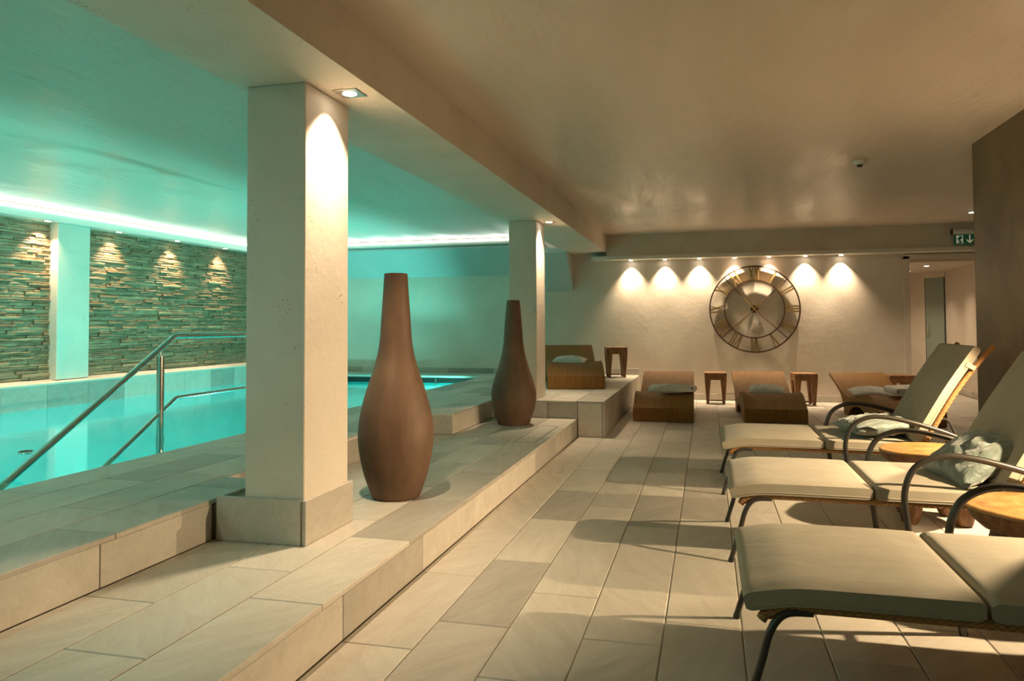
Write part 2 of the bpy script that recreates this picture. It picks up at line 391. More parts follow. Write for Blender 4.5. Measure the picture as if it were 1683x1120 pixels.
def lay(parent, cols, y0, y1, z, offs, L=0.828, skip=None, name='tile'):
    for i, (xa, xb) in enumerate(cols):
        cuts = [y0]; o = offs[i % len(offs)]
        k = math.floor((y0 - o)/L)
        while True:
            k += 1; yy = o + k*L
            if yy >= y1 - 0.06: break
            if yy > y0 + 0.06: cuts.append(yy)
        cuts.append(y1)
        for a, b in zip(cuts, cuts[1:]):
            for (ya, yb, x0, x1) in (skip(a, b, xa, xb) if skip else [(a, b, xa, xb)]):
                if yb-ya < 0.03 or x1-x0 < 0.03: continue
                inst(tile_mesh(x1-x0-GAP, yb-ya-GAP), name, parent, ((x0+x1)/2, (ya+yb)/2, z))
floor = sbox('floor', M_GROUT, (X_STEP-0.3, 5.0, YN, 17.6, -0.12, -0.004), 'pale quartzite tiled floor')
cols = []; x = X_STEP
xs = [-1.36, -1.075, -0.778, -0.480, -0.182, 0.114, 0.41, 0.706, 1.002, 1.298, 1.594, 1.89]
cols = list(zip(xs, xs[1:]))
offs = [5.95, 5.40, 4.975, 5.37, 5.61, 5.05, 5.40, 4.95, 5.35, 5.6, 5.05]
lay(floor, cols, 0.9, YF, 0.0, offs)
xs2 = [1.89 + 0.296*k for k in range(0, 8)] + [4.25]
lay(floor, [(1.89, XD)], 0.9, 6.66, 0.0, [5.2])
lay(floor, [(1.89, 2.186)] + list(zip(xs2[1:], xs2[2:])), 6.66, YF, 0.0, [7.2, 7.4, 7.0])
lay(floor, [(2.3+0.34*k, 2.64+0.34*k) for k in range(5)], YF, 15.6, 0.0, [12.5, 12.9])
far = MB(); far.box(-1.36, XD, YN, 0.9, -0.02, 0.0); o = far.build('floor_near', M_TILE, floor); o['kind'] = 'stuff'

# lower step: runs along the deck to the raised platform
step = struct(MB().box(-2.60, X_STEP-TH, YN, Y_PLAT, -0.12, Z1-0.004).build('stone_step', M_GROUT), 'long low step of pale stone slabs along the pool deck')
xs = [-1.36, -1.666, -1.972, -2.28]
scols = [(b, a) for a, b in zip(xs, xs[1:])]
def skip_col(a, b, xa, xb):
    return [(a, b, xa, xb)]
lay(step, scols, 0.6, Y_PLAT, Z1, [4.15, 3.62, 4.02], skip=skip_col, name='tread_slab')
lay(step, [(-2.555, -2.28)], 3.60, 6.58, Z1, [4.4], name='tread_slab')
def risers_x(parent, xf, y0, y1, z0, z1, o, L=0.828, name='riser_slab'):
    cuts = [y0]; k = math.floor((y0-o)/L)
    while True:
        k += 1; yy = o + k*L
        if yy >= y1-0.08: break
        if yy > y0+0.08: cuts.append(yy)
    cuts.append(y1)
    for a, b in zip(cuts, cuts[1:]):
        inst(slab_mesh('x', b-a-GAP, z1-z0), name, parent, (xf, (a+b)/2, (z0+z1)/2))
def risers_y(parent, yf, xc, z0, z1, name='riser_slab'):
    for a, b in zip(xc, xc[1:]):
        inst(slab_mesh('y', b-a-GAP, z1-z0), name, parent, ((a+b)/2, yf, (z0+z1)/2))
risers_x(step, X_STEP-0.0005, 0.6, Y_PLAT, 0.001, Z1-TH-0.001, 3.48)

m = MB()   # access hatch let into the step
for b in ((-1.636, -1.440, 7.334, 7.344), (-1.450, -1.440, 6.31, 7.334), (-1.636, -1.626, 6.31, 7.334), (-1.636, -1.440, 6.30, 6.31)): m.box(b[0], b[1], b[2], b[3], Z1-0.01, Z1+0.0012)
m.build('hatch_frame', plain('hatch_joint', (0.16, 0.13, 0.10), 0.6), step)
# pool deck
m = MB(); m.box(X_POOL+0.03, X_DECK-TH, YN, 3.12, -1.25, Z2-0.004); m.box(X_POOL+0.03, -2.53-TH, 3.12, 6.58+TH, -1.25, Z2-0.004); m.box(X_POOL+0.03, X_DECK-TH, 6.58+TH, YF, -1.25, Z2-0.004)
deck = struct(m.build('pool_deck', M_GROUT), 'raised pool deck of pale stone slabs')
dx = [-3.45, -3.16, -2.867, -2.574, -2.28]
def deck_skip(a, b, xa, xb):
    # the strip next to the lower step is cut away between y 3.60 and 6.58
    if xb > -2.4:
        out = []
        if a < 3.60: out.append((a, min(b, 3.60), xa, xb))
        if b > 6.58: out.append((max(a, 6.58), b, xa, xb))
        lo, hi = max(a, 3.60), min(b, 6.58)
        if hi > lo: out.append((lo, hi, xa, -2.53))
        return out
    return [(a, b, xa, xb)]
lay(deck, list(zip(dx, dx[1:])), 0.2, 11.5, Z2, [2.2, 1.75, 2.0, 2.52], skip=deck_skip, name='deck_slab')
risers_x(deck, X_DECK-0.0005, 0.6, 3.12, Z1+0.001, Z2-TH-0.001, 2.44)
risers_x(deck, -2.5305, 3.60, 6.58, Z1+0.001, Z2-TH-0.001, 3.9)
risers_y(deck, 6.584, [-2.53, X_DECK-0.0005], Z1+0.001, Z2-TH-0.001)
risers_x(deck, X_DECK-0.0005, 6.60, Y_PLAT, Z1+0.001, Z2-TH-0.001, 7.3)
# far end coping of the pool
cop = struct(MB().box(X_LP, X_POOL+0.03, 11.78, YF, -1.25, Z2-0.004-0.02).build('pool_far_coping', M_GROUT), 'stone coping at the far end of the pool')
for k in range(6):
    a = X_LP + k*(X_POOL+1.17-X_LP)/6; b = X_LP + (k+1)*(X_POOL+1.17-X_LP)/6
    inst(tile_mesh(b-a-GAP, 0.69, 0.035), 'coping_slab', cop, ((a+b)/2, 11.85, Z2))
for k in range(7):
    inst(slab_mesh('x', 0.02, 0.001) if False else MB().box(-0.012, 0.012, -0.012, 0.012, -0.07, 0.07).build('bracket', M_STEEL).data, 'bracket', cop, (-6.9+0.86*k, 11.56, 0.285)) if False else None
# raised platform with the wicker lounger
plat = struct(MB().box(X_DECK-TH, X_PLAT-TH, Y_PLAT+TH, YF, -0.1, Z2-0.004).build('raised_platform', M_GROUT), 'raised stone platform at the end of the step')
px = [-2.28, -1.98, -1.68, -1.375, -1.07]
lay(plat, list(zip(px, px[1:])), Y_PLAT, YF, Z2, [8.45, 8.75, 8.35, 9.0], name='deck_slab')
risers_x(plat, X_PLAT-0.0005, Y_PLAT, YF, 0.001, Z2-TH-0.001, 8.77)
risers_y(plat, Y_PLAT+0.004, [-1.355, X_PLAT-0.024], 0.001, Z2-TH-0.001)
risers_y(plat, Y_PLAT+0.004, [-2.28, -2.0, -1.68, -1.355], Z1+0.001, Z2-TH-0.001)
# baseboards on the far wall
bb = thing('baseboard_far', None, None); bb['kind'] = 'structure'; bb['label'] = 'low stone skirting along the clock wall'
x = X_PLAT
while x < 2.79:
    b = min(x+0.6, 2.80); inst(slab_mesh('y', b-x-GAP, 0.10), 'skirting_slab', bb, ((x+b)/2, YF-0.016, 0.051)); x = b
x = -2.7
while x < X_PLAT-0.01:
    b = min(x+0.55, X_PLAT); inst(slab_mesh('y', b-x-GAP, 0.10), 'skirting_slab', bb, ((x+b)/2, YF-0.016, Z2+0.051)); x = b
x = X_LP
while x < -2.71:
    b = min(x+0.8, -2.7); inst(slab_mesh('y', b-x-GAP, 0.085), 'skirting_slab', bb, ((x+b)/2, YF-0.016, Z2+0.044)); x = b
bb2 = thing('baseboard_corridor', None, None); bb2['kind'] = 'structure'
for k in range(3):
    inst(slab_mesh('x', 0.8, 0.10), 'skirting_slab', bb2, (3.998+0.055*k, YF+0.35+0.42+0.83*k, 0.051), PI-0.068)

# ------------------------------------------------------------------ pool
m = MB()
m.box(X_LP-0.1, X_POOL+0.05, YN, 11.8, -1.30, -1.20)                 # bottom
m.box(X_POOL, X_POOL+0.03, YN, 11.8, -1.2, Z2-0.05)                  # near wall
m.box(X_LP-0.1, X_POOL, 11.74, 11.78, -1.2, 0.24)                    # far wall
m.box(X_LP-0.1, X_LP, YN, 11.8, -1.2, 0.24)                          # left wall under the waterline
basin = struct(m.build('pool_basin', M_BASIN), 'turquoise pool basin')
m = MB(); 
for k in range(5):   # stairs going down towards the camera
    m.box(-4.2, X_POOL, 4.9-0.42*k-0.42, 4.9-0.42*k, -1.2, 0.12-0.22*k)
struct(m.build('pool_stairs', M_BASIN), 'submerged pool stairs')
m = MB(); m.bm.faces.new([m.bm.verts.new(p) for p in ((X_LP-0.02, YN, ZW), (X_POOL+0.01, YN, ZW), (X_POOL+0.01, 11.77, ZW), (X_LP-0.02, 11.77, ZW))])
struct(m.build('pool_water', M_WATER), 'still turquoise pool water')
m = MB(); m.box(X_LP-0.004, X_POOL, 11.735, 11.745, 0.24, Z2-0.04)
m.build('gutter_shadow_gap', M_BLACKP, cop)  # black strip paints the shade in the gap under the coping
for k in range(6): MB().box(-6.86+0.86*k-0.012, -6.86+0.86*k+0.012, 11.53, 11.56, 0.24, Z2-0.035).build('bracket', M_STEEL, cop)

# left pool wall: tiled upstand, ledge, stacked stone wall, pillar, cove
lw = struct(MB().box(X_LP-0.25, X_LP-TH, YN, YF, -1.25, 0.52).build('pool_upstand', M_GROUT), 'tiled upstand along the far side of the pool')
y = 0.6
while y < YF-0.05:
    b = min(y+0.6, YF); inst(slab_mesh('x', b-y-0.004, 0.285), 'tile', lw, (X_LP, (y+b)/2, 0.24+0.1425)); y = b
m = MB(); m.prism([(X_LP+0.012, 0.535), (X_LP+0.012, 0.515), (X_ST-0.2, 0.545), (X_ST-0.2, 0.572), (X_ST, 0.572)], 1, YN, YF)
m.build('ledge', M_WALL, lw)
stw = struct(MB().box(-8.2, X_ST-0.05, YN, YF, -0.1, ZC).build('wall_left', M_SLATEBACK), 'wall of stacked brown slate')
pieces = []
z = 0.575; row = 0
while z < 2.46:
    h = random.choice((0.020, 0.024, 0.030, 0.036, 0.044)); h = min(h, 2.468-z) 
    if h < 0.012: break
    y = -0.5 + random.uniform(-0.3, 0.0)
    while y < YF:
        L = random.uniform(0.12, 0.46); 
        y1 = min(y+L, YF-0.002)
        if not (7.34 < (y+y1)/2 < 7.93 and y > 7.38 and y1 < 7.9):
            pieces.append((y, y1, z, z+h))
        y += L
    z += h
def stone_bm(bm, y0, y1, z0, z1, org):
    dep = random.uniform(0.0, 0.020) if random.random() < 0.85 else random.uniform(0.015, 0.036)
    n = max(2, int((y1-y0)/0.09)+1); rows = []
    g = 0.0012
    for i in range(n+1):
        yy = y0+g + (y1-y0-2*g)*i/n
        j = lambda s: random.uniform(-s, s)
        d = X_ST + dep + j(0.007)
        zt = z1 - g + j(0.003); zb_ = z0 + g + j(0.003)
        if zt - zb_ < 0.008: zt = zb_ + 0.008
        rows.append([bm.verts.new(Vector(p)-org) for p in ((X_ST-0.05, yy, zb_), (d-0.006, yy, zb_), (d, yy, (zb_+zt)/2+j(0.004)), (d-0.004+j(0.004), yy, zt), (X_ST-0.05, yy, zt))])
    for a, b in zip(rows, rows[1:]):
        for k in range(4): bm.faces.new((a[k], a[k+1], b[k+1], b[k]))
    bm.faces.new(rows[0]); bm.faces.new(rows[-1][::-1])
def vis_size(p): return (p[1]-p[0])*(p[3]-p[2])/((p[0]+p[1])/2)**2 * (1 if p[0] > 6.5 and p[1] < 11.2 else 0)
pieces.sort(key=vis_size, reverse=True)
for p in pieces[:298]:
    org = Vector((X_ST, (p[0]+p[1])/2, (p[2]+p[3])/2)); m = MB(); stone_bm(m.bm, *p, org); m.build('stone', M_SLATE, stw, loc=org)
m = MB()
for p in pieces[298:]: stone_bm(m.bm, *p, Vector((0, 0, 0)))
o = m.build('stone_rows', M_SLATE, stw); o['kind'] = 'stuff'
# plastered pillar in the stone wall
m = MB(); m.bevbox(X_ST-0.06, -7.575, 7.39, 7.88, 0.56, 2.455, 0.006, 1)
struct(m.build('wall_pillar', M_COL), 'narrow plaster pillar standing in the stacked stone wall')
# cove soffit over the stone wall
m = MB(); m.box(-8.2, X_LP, YN, YF, 2.455, 2.56); cs = struct(m.build('cove_soffit', M_WHITEP), 'white light cove along the stone wall')
m = MB(); m.box(X_LP-0.03, X_LP+0.006, YN, 11.6, 2.545, 2.58); m.build('led_strip', M_COVE, cs)
# far cove: wedge shaped duct on the pool end wall
m = MB(); m.prism([(YF, 2.50), (11.62, 2.50), (11.62, 2.44), (YF-0.01, 2.02), (YF, 2.02)], 0, X_LP, -2.57)
M_DUCT = plaster('duct_shade_tone', (0.44, 0.50, 0.48), (0.50, 0.56, 0.54), pits=False)  # shade from the cove put into this darker grey-blue
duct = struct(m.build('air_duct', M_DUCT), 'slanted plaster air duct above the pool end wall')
m = MB(); m.prism([(YF, 2.40), (11.58, 2.40), (11.58, 2.32), (YF-0.015, 1.74), (YF, 1.74)], 0, -2.57, -2.13)
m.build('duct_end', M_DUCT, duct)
MB().box(X_LP, -2.62, 11.60, YF, 2.50, 2.555).build('cove_lip', M_WHITEP, duct)
m = MB(); m.box(X_LP+0.01, -2.2, 11.594, 11.63, 2.545, 2.58); m.build('led_strip', M_COVE, duct)
m = MB()
for k in range(150): m.box(X_LP+0.05+k*0.032, X_LP+0.066+k*0.032, 11.612, 11.63, 2.468, 2.478)
o = m.build('vent_slots', M_BLACKP, duct); o['kind'] = 'stuff'

# ------------------------------------------------------------------ columns
def column(y0, y1, zb, label, skirt):
    c = struct(MB().bevbox(-2.12, -1.81, y0, y1, zb, ZB, 0.004, 1).build('column', M_COL), label)
    if skirt:
        for (a, b) in ((-2.26, -1.795-0.022),):
            MB().bevbox(a, b, y0-0.02, y0-0.001, Z1+0.001, 0.395, 0.002, 1).build('skirting_slab', M_TILE, c)
        MB().bevbox(-1.81+0.001, -1.79, y0-0.02, y1+0.02, Z1+0.001, 0.395, 0.002, 1).build('skirting_slab', M_TILE, c)
        MB().bevbox(-2.12, -1.81, y1+0.001, y1+0.02, Z1+0.001, 0.395, 0.002, 1).build('skirting_slab', M_TILE, c)
        MB().box(-2.30, -2.12, 3.142, 3.60, Z1, Z2-0.02).build('plinth', M_GROUT, c)
    return c
column(3.14, 3.575, Z1, 'square plaster column near the camera beside the handrail', True)
column(8.03, 8.47, Z2, 'square plaster column at the raised platform', False)

# ------------------------------------------------------------------ recessed lamps
def downlight(loc, label, group, square=False, r=0.035, lens=M_LENS, axis=-1, frame=M_FRAME):
    t = thing('downlight', label, 'spotlight', loc, 0, group)
    if square:
        m = MB(); q = r*1.9; m.bevbox(-q, q, -q, q, -0.005, 0.0, 0.002, 1)
        m.build('frame', frame, t)
    else:
        MB().lathe([(r*1.0, 0.0), (r*1.5, 0.0), (r*1.5, -0.004), (r*1.0, -0.006), (r*1.0, 0.0)], 24, cap=False).build('frame', frame, t)
    MB().lathe([(r, -0.001), (r*0.98, -0.0075)], 24).build('lens', lens, t)
    return t
ordn = ['first', 'second', 'third', 'fourth', 'fifth', 'sixth', 'seventh', 'eighth']
for k, xx in enumerate((-1.18, -0.645, -0.117, 0.413, 0.915, 1.438, 1.942)):
    t = downlight((xx, 12.105, 2.214), 'round spotlight in the light ledge of the clock wall, %s from the left' % ordn[k], 'spotlights over the clock wall', r=0.03)
    spot('lamp', t, (0, 0, -0.012), (0, 0.04, -1), P_SCALLOP, 86, 1.0, WARM2, 0.008)
for (xx, yy, nm, b) in ((-1.69, 3.35, 'near column', 1.0), (-1.70, 8.20, 'column on the raised platform', 0.9)):
    t = downlight((xx, yy, ZB-0.0005), 'square recessed spotlight in the beam beside the %s' % nm, 'spotlights in the beam', square=True, r=0.034)
    spot('lamp', t, (0, 0, -0.012), (-0.16, 0, -1), P_COL*b, 92, 0.75, WARM2, 0.02)
for k, yy in enumerate((3.9, 5.0, 6.1, 7.217, 8.331, 9.467, 10.605)):
    lab = ('round spotlight under the light cove over the stone wall, %s' % (['left of the white pillar', 'just right of the white pillar', 'third from the near column', 'nearest the near column'][k-3] if k > 2 else 'beyond the picture, ' + ordn[k]))
    if k == 5: lab = 'round spotlight under the stone wall cove, between its two neighbours right of the pillar'
    t = downlight((-7.55, yy, 2.4545), lab, 'spotlights over the stone wall', r=0.035)
    spot('lamp', t, (0, 0, -0.012), (-0.10, 0, -1), P_STONE, 92, 0.85, WARM2, 0.015)
t = downlight((3.30, 10.81, ZC-0.0005), 'small round ceiling spotlight beside the dark wall edge', None, lens=M_LENSW)
spot('lamp', t, (0, 0, -0.02), (0, 0, -1), 45, 110, 0.7, WARM2, 0.04)
for k, (xx, yy, nm) in enumerate(((3.42, 13.4, 'nearer the doorway'), (3.45, 14.7, 'deeper in the corridor'))):
    t = downlight((xx, yy, 2.1095), 'small round spotlight in the corridor ceiling, %s' % nm, 'corridor spotlights', lens=M_LENSW)
    spot('lamp', t, (0, 0, -0.02), (-0.2, 0, -1), 50, 140, 1.0, WARM2, 0.06)
# added fill lamp behind the viewpoint, lights the nearest lounger's side
for k, (xx, yy) in enumerate(((0.5, -1.2),)):
    t = downlight((xx, yy, ZC-0.0005), 'added ceiling fill lamp behind the viewpoint', None)
    spot('lamp', t, (0, 0, -0.02), (0, 0, -1), 26, 130, 0.8, WARM2, 0.05)
# added fill lamps over the pool hall, brighten column front and deck
for (xx, yy, nm) in ((-3.0, 0.3, 'above the deck'), (-4.6, -0.6, 'above the water')):
    t = downlight((xx, yy, ZC-0.0005), 'added pool hall ceiling fill lamp outside the picture, %s' % nm, 'added pool hall fill lamps', lens=M_LENSW)
    spot('lamp', t, (0, 0, -0.02), (0, 0.5, -1), 42, 140, 0.9, (0.80, 1.0, 0.80), 0.08)
# wall lamps between the loungers, shining up and down
for k, yy in enumerate((5.05, 3.50)):
    t = thing('wall_lamp', 'up and down wall lamp on the dark wall, %s' % ['above the far stump table', 'above the near stump table', 'beside the nearest lounger', 'at the near end of the wall'][k], 'wall lamp', (XD, yy, 1.30), 0, 'wall lamps on the dark wall')
    MB().bevbox(-0.012, 0, -0.05, 0.05, -0.09, 0.09, 0.003, 1).build('back_plate', M_FRAME, t)
    MB().lathe([(0.036, -0.10), (0.040, -0.10), (0.040, 0.10), (0.036, 0.10), (0.036, -0.10)], 24, cx=-0.052, cap=False).build('shade', M_FRAME, t)
    MB().lathe([(0.035, -0.005), (0.035, 0.005)], 24, cx=-0.052).build('lamp_disc', M_LENS, t)
    spot('lamp', t, (-0.052, 0, -0.112), (-1.0, 0, -0.80), P_SCONCE, 112, 0.75, WARM, 0.02)
    spot('lamp', t, (-0.052, 0, 0.112), (-0.4, 0, 1), P_SCONCE*0.045, 150, 0.6, WARM, 0.03)
# underwater lamps in the near pool wall; first two added to light the column
for k, yy in enumerate((-2.4, -0.6, 1.2, 3.2, 5.2, 7.2, 9.2, 11.0)):
    t = thing('pool_lamp', 'round underwater lamp in the near pool wall, %s from the near end' % ordn[k], 'pool lamp', (X_POOL-0.001, yy, -0.35), 0, 'underwater pool lamps')
    m = MB(); m.tube([(-0.01, 0.10*math.cos(a*2*PI/24), 0.10*math.sin(a*2*PI/24)) for a in range(24)], 0.012, 6, True); m.build('rim', M_STEEL, t, True)
    m = MB(); m.tube([(-0.012, 0, 0), (-0.002, 0, 0)], 0.09, 24); m.build('lens', M_LENSW, t)
    spot('lamp', t, (-0.05, 0, 0), (-1, 0, 0.18), P_POOL*(1.7 if yy > 9 else 1.0), 150, 0.5, POOLC, 0.08)

# ------------------------------------------------------------------ handrail
XR = -4.13
hr = thing('handrail', 'stainless steel handrail going down into the pool', 'handrail', (XR, 5.0, 0))
up_pts = [(0, 1.6, 1.118), (0, 0.17, 1.121), (0, 0.155, 1.117), (0, -1.31, 0.262), (0, -1.75, 0.0)]
lo_pts = [(0, 1.6, 0.630), (0, 0.19, 0.626), (0, 0.17, 0.620), (0, -0.455, 0.265), (0, -0.85, 0.04)]
MB().tube(up_pts, 0.022, 14).build('top_rail', M_STEEL, hr, True)
MB().tube(lo_pts, 0.017, 14).build('lower_rail', M_STEEL, hr, True)
MB().tube([(0, 0.0, -0.3), (0, 0.0, 0.965)], 0.028, 16).build('post', M_STEEL, hr, True)
MB().tube([(0, 0.0, 0.96), (0, 0.0, 1.03)], 0.009, 10).build('rail_pin', M_STEEL, hr, True)
MB().tube([(0, 0, 0.28), (0, 0, 0.34)], 0.032, 16).build('post_collar', M_STEEL, hr, True)
MB().tube([(0, 1.6, -0.3), (0, 1.6, 1.118)], 0.028, 16).build('post', M_STEEL, hr, True)
# small float on the water
t = thing('pool_float', 'small dark float with a silver rim on the pool water', 'float', (-4.93, 4.55, ZW-0.012))
MB().lathe([(0.03, 0.0), (0.05, 0.012), (0.045, 0.022), (0.012, 0.028)], 24).build('float_body', M_BLACKP, t, True); MB().tube([(0.05*math.cos(a*PI/12), 0.05*math.sin(a*PI/12), 0.013) for a in range(24)], 0.005, 6, True).build('rim', M_STEEL, t, True)

# ------------------------------------------------------------------ vases
def vase(loc, H, prof, label):
    m = MB(); P = smooth_path([(r, 0, z) for r, z in prof], 6)
    pr = [(p.x, p.z) for p in P]
    rt = pr[-1][0]
    pr += [(rt-0.016, H+0.002), (rt-0.020, H-0.05), (rt-0.022, H-0.25), (0.002, H-0.26)]
    m.lathe(pr, 56); o = m.build('floor_vase', M_TERRA, None, True, loc); return tag(o, label, 'vase', 'terracotta bottle vases on the step')
s = 4.117/1237.7
H1 = 1.315
R1 = [(0.0, 0.130), (0.010, 0.142), (0.06, 0.160), (0.15, 0.190), (0.27, 0.214), (0.36, 0.221), (0.46, 0.213), (0.56, 0.192), (0.66, 0.162), (0.76, 0.128), (0.84, 0.108), (0.92, 0.095), (1.05, 0.086), (1.18, 0.077), (H1, 0.0685)]
vase((-1.790, 4.15, Z1), H1, [(r, z) for z, r in R1], 'tall terracotta bottle vase right behind the near column')
R2 = [(0.0, 0.150), (0.010, 0.162), (0.07, 0.182), (0.16, 0.212), (0.27, 0.228), (0.36, 0.222), (0.46, 0.196), (0.55, 0.165), (0.64, 0.138), (0.72, 0.118), (0.82, 0.102), (0.94, 0.094), (1.10, 0.082), (1.255, 0.065)]
vase((-1.915, 7.42, Z1), 1.255, [(r, z) for z, r in R2], 'darker terracotta bottle vase before the column on the raised platform')

# ------------------------------------------------------------------ clock
ck = thing('wall_clock', 'large skeleton wall clock with brass roman numerals', 'clock', (0.695, YF-0.045, 1.415))
def ring(r, w, d, name):
    m = MB(); n = 96
    L = []
    for i in range(n):
        a = 2*PI*i/n; c, s_ = math.cos(a), math.sin(a)
        L.append([m.bm.verts.new((rr*c, y, rr*s_)) for rr, y in ((r-w/2, -d/2), (r+w/2, -d/2), (r+w/2, d/2), (r-w/2, d/2))])
    for i in range(n):
        a, b = L[i], L[(i+1) % n]
        for k in range(4): m.bm.faces.new((a[k], a[(k+1) % 4], b[(k+1) % 4], b[k]))
    return m.build(name, M_IRON, ck)
RO, RI = 0.662, 0.442
ring(RO, 0.020, 0.03, 'outer_ring'); ring(RI, 0.018, 0.025, 'inner_ring')
def bar2(m, p, q, wd, y0=-0.012, y1=0.012):
    p = Vector((p[0], 0, p[1])); q = Vector((q[0], 0, q[1])); t = (q-p).normalized(); n = Vector((-t.z, 0, t.x))*wd/2
    pts = [p+n, q+n, q-n, p-n]
    A = [m.bm.verts.new((v.x, y0, v.z)) for v in pts]; B = [m.bm.verts.new((v.x, y1, v.z)) for v in pts]
    m.bm.faces.new(A); m.bm.faces.new(B[::-1])
    for i in range(4): m.bm.faces.new((A[i], B[i], B[(i+1) % 4], A[(i+1) % 4]))
ROM = ['XII', 'I', 'II', 'III', 'IV', 'V', 'VI', 'VII', 'VIII', 'IX', 'X', 'XI']
for h, txt in enumerate(ROM):
    m = MB(); wd = {'I': 0.040, 'V': 0.090, 'X': 0.090}; tot = sum(wd[c] for c in txt); x = -tot/2
    b, tp = RI-0.006, RO+0.006
    for c in txt:
        w_ = wd[c]; cx = x + w_/2
        if c == 'I': bar2(m, (cx, b), (cx, tp), 0.025)
        elif c == 'V': bar2(m, (cx, b), (cx-0.034, tp), 0.025); bar2(m, (cx, b), (cx+0.034, tp), 0.014)
        else: bar2(m, (cx-0.034, b), (cx+0.034, tp), 0.014); bar2(m, (cx+0.034, b), (cx-0.034, tp), 0.025)
        x += w_
    o = m.build('numeral', M_NUM, ck); o.rotation_euler = (0, 2*PI*h/12, 0); o['label'] = 'brass numeral ' + txt
for a in (47, 133, 228, 318):
    m = MB(); m.tube([(0, 0.008, 0.03), (0, 0.008, RO)], 0.0065, 8); o = m.build('spoke', M_IRON, ck); o.rotation_euler = (0, math.radians(a), 0)
MB().tube([(0, -0.03, 0), (0, 0.012, 0)], 0.058, 28).build('hub', M_IRON, ck)
def hand(name, L, ang, tail, wid, y):
    m = MB(); pts = [(0.004, -tail), (0.018, -tail+0.04), (0.006, -tail*0.3), (0.007, 0.0), (0.010, L*0.55), (wid, L*0.68), (0.006, L*0.80), (0.001, L)]
    poly = pts + [(-a, b) for a, b in pts[::-1]]
    m.prism([(a, b) for a, b in poly], 1, y-0.003, y+0.003); o = m.build(name, M_BRASS, ck); o.rotation_euler = (0, math.radians(ang), 0); return o
hand('minute_hand', 0.43, 226, 0.14, 0.017, -0.040); hand('hour_hand', 0.29, 318, 0.08, 0.020, -0.033)
MB().tube([(0, 0.01, 0), (0, 0.0445, 0)], 0.018, 12).build('wall_mount', M_IRON, ck)

# ------------------------------------------------------------------ wicker loungers
def wicker_lounger():
    t = thing('wicker_lounger', '', 'lounger')
    top = smooth_path([(0.0, 0, 0.165), (0.08, 0, 0.212), (0.20, 0, 0.280), (0.33, 0, 0.325), (0.46, 0, 0.335), (0.60, 0, 0.305), (0.84, 0, 0.235), (1.02, 0, 0.205), (1.20, 0, 0.235), (1.40, 0, 0.315), (1.62, 0, 0.405), (1.86, 0, 0.505)], 4)
    W = 0.36
    # woven top: path in y; use a ribbon in the local (y,z) plane
    m = MB(); rows = []
    P = [Vector((0, p.x, p.z)) for p in top]; n = len(P)
    for i, p in enumerate(P):
        tt = (P[min(i+1, n-1)] - P[max(i-1, 0)]).normalized(); nn = Vector((0, -tt.z, tt.y))
        dish = 0.028*math.sin(PI*min(1, i/(n*0.55)))
        row = []
        for sgn in (1, -1):
            rng = range(0, 9) if sgn == 1 else range(8, -1, -1)
            for k in rng:
                u = -1 + k/4; q = p + nn*(0.0 if sgn == 1 else -0.035) - Vector((0, 0, dish*(1-u*u)))
                row.append(m.bm.verts.new((u*W, q.y, q.z)))
        rows.append(row)
    K = 18
    for a, b in zip(rows, rows[1:]):
        for k in range(K): m.bm.faces.new((a[k], a[(k+1) % K], b[(k+1) % K], b[k]))
    m.bm.faces.new(rows[0][::-1]); m.bm.faces.new(rows[-1]); m.build('woven_top', M_WICK, t, True)
    # side panels with the arch between front block and rear foot
    arch = [(1.26, 0.004), (1.10, 0.004), (1.06, 0.06), (0.98, 0.115), (0.84, 0.145), (0.68, 0.145), (0.54, 0.11), (0.46, 0.05), (0.43, 0.004)]
    under = [(1.80, 0.445), (1.58, 0.345), (1.42, 0.27), (1.32, 0.17), (1.28, 0.08)]
    poly = [(0.006, 0.004)] + [(p.x+0.004, p.z-0.006) for p in top] + under + arch
    for sgn in (-1, 1):
        m = MB(); x0 = sgn*(W-0.002); m.prism(poly, 0, x0, x0-sgn*0.022); m.build('side_panel', M_WICK, t)
    m = MB(); m.bevbox(-W-0.003, W+0.003, -0.012, 0.02, 0.004, 0.172, 0.008, 2); m.build('front_panel', M_WICK, t)
    m = MB(); m.box(-W+0.02, W-0.02, 1.12, 1.25, 0.004, 0.20); m.build('rear_foot', M_WICK, t)
    return t
wl = wicker_lounger()
spots_w = [((-0.545, 9.39, 0), 0.5, 'woven wicker lounger on the floor next to the raised platform'),
           ((0.775, 9.55, 0), 3.0, 'woven wicker lounger below the clock between two wooden stools'),
           ((2.26, 9.52, 0), 8.5, 'woven wicker lounger rightmost, near the doorway'),
           ((-1.615, 9.42, Z2), 13.5, 'woven wicker lounger on the raised platform')]
for i, (loc, a, lab) in enumerate(spots_w):
    o = wl if i == 0 else copy_tree(wl)
    o.location = loc; o.rotation_euler = (0, 0, math.radians(a)); o['label'] = lab; o['group'] = 'wicker loungers along the far wall'

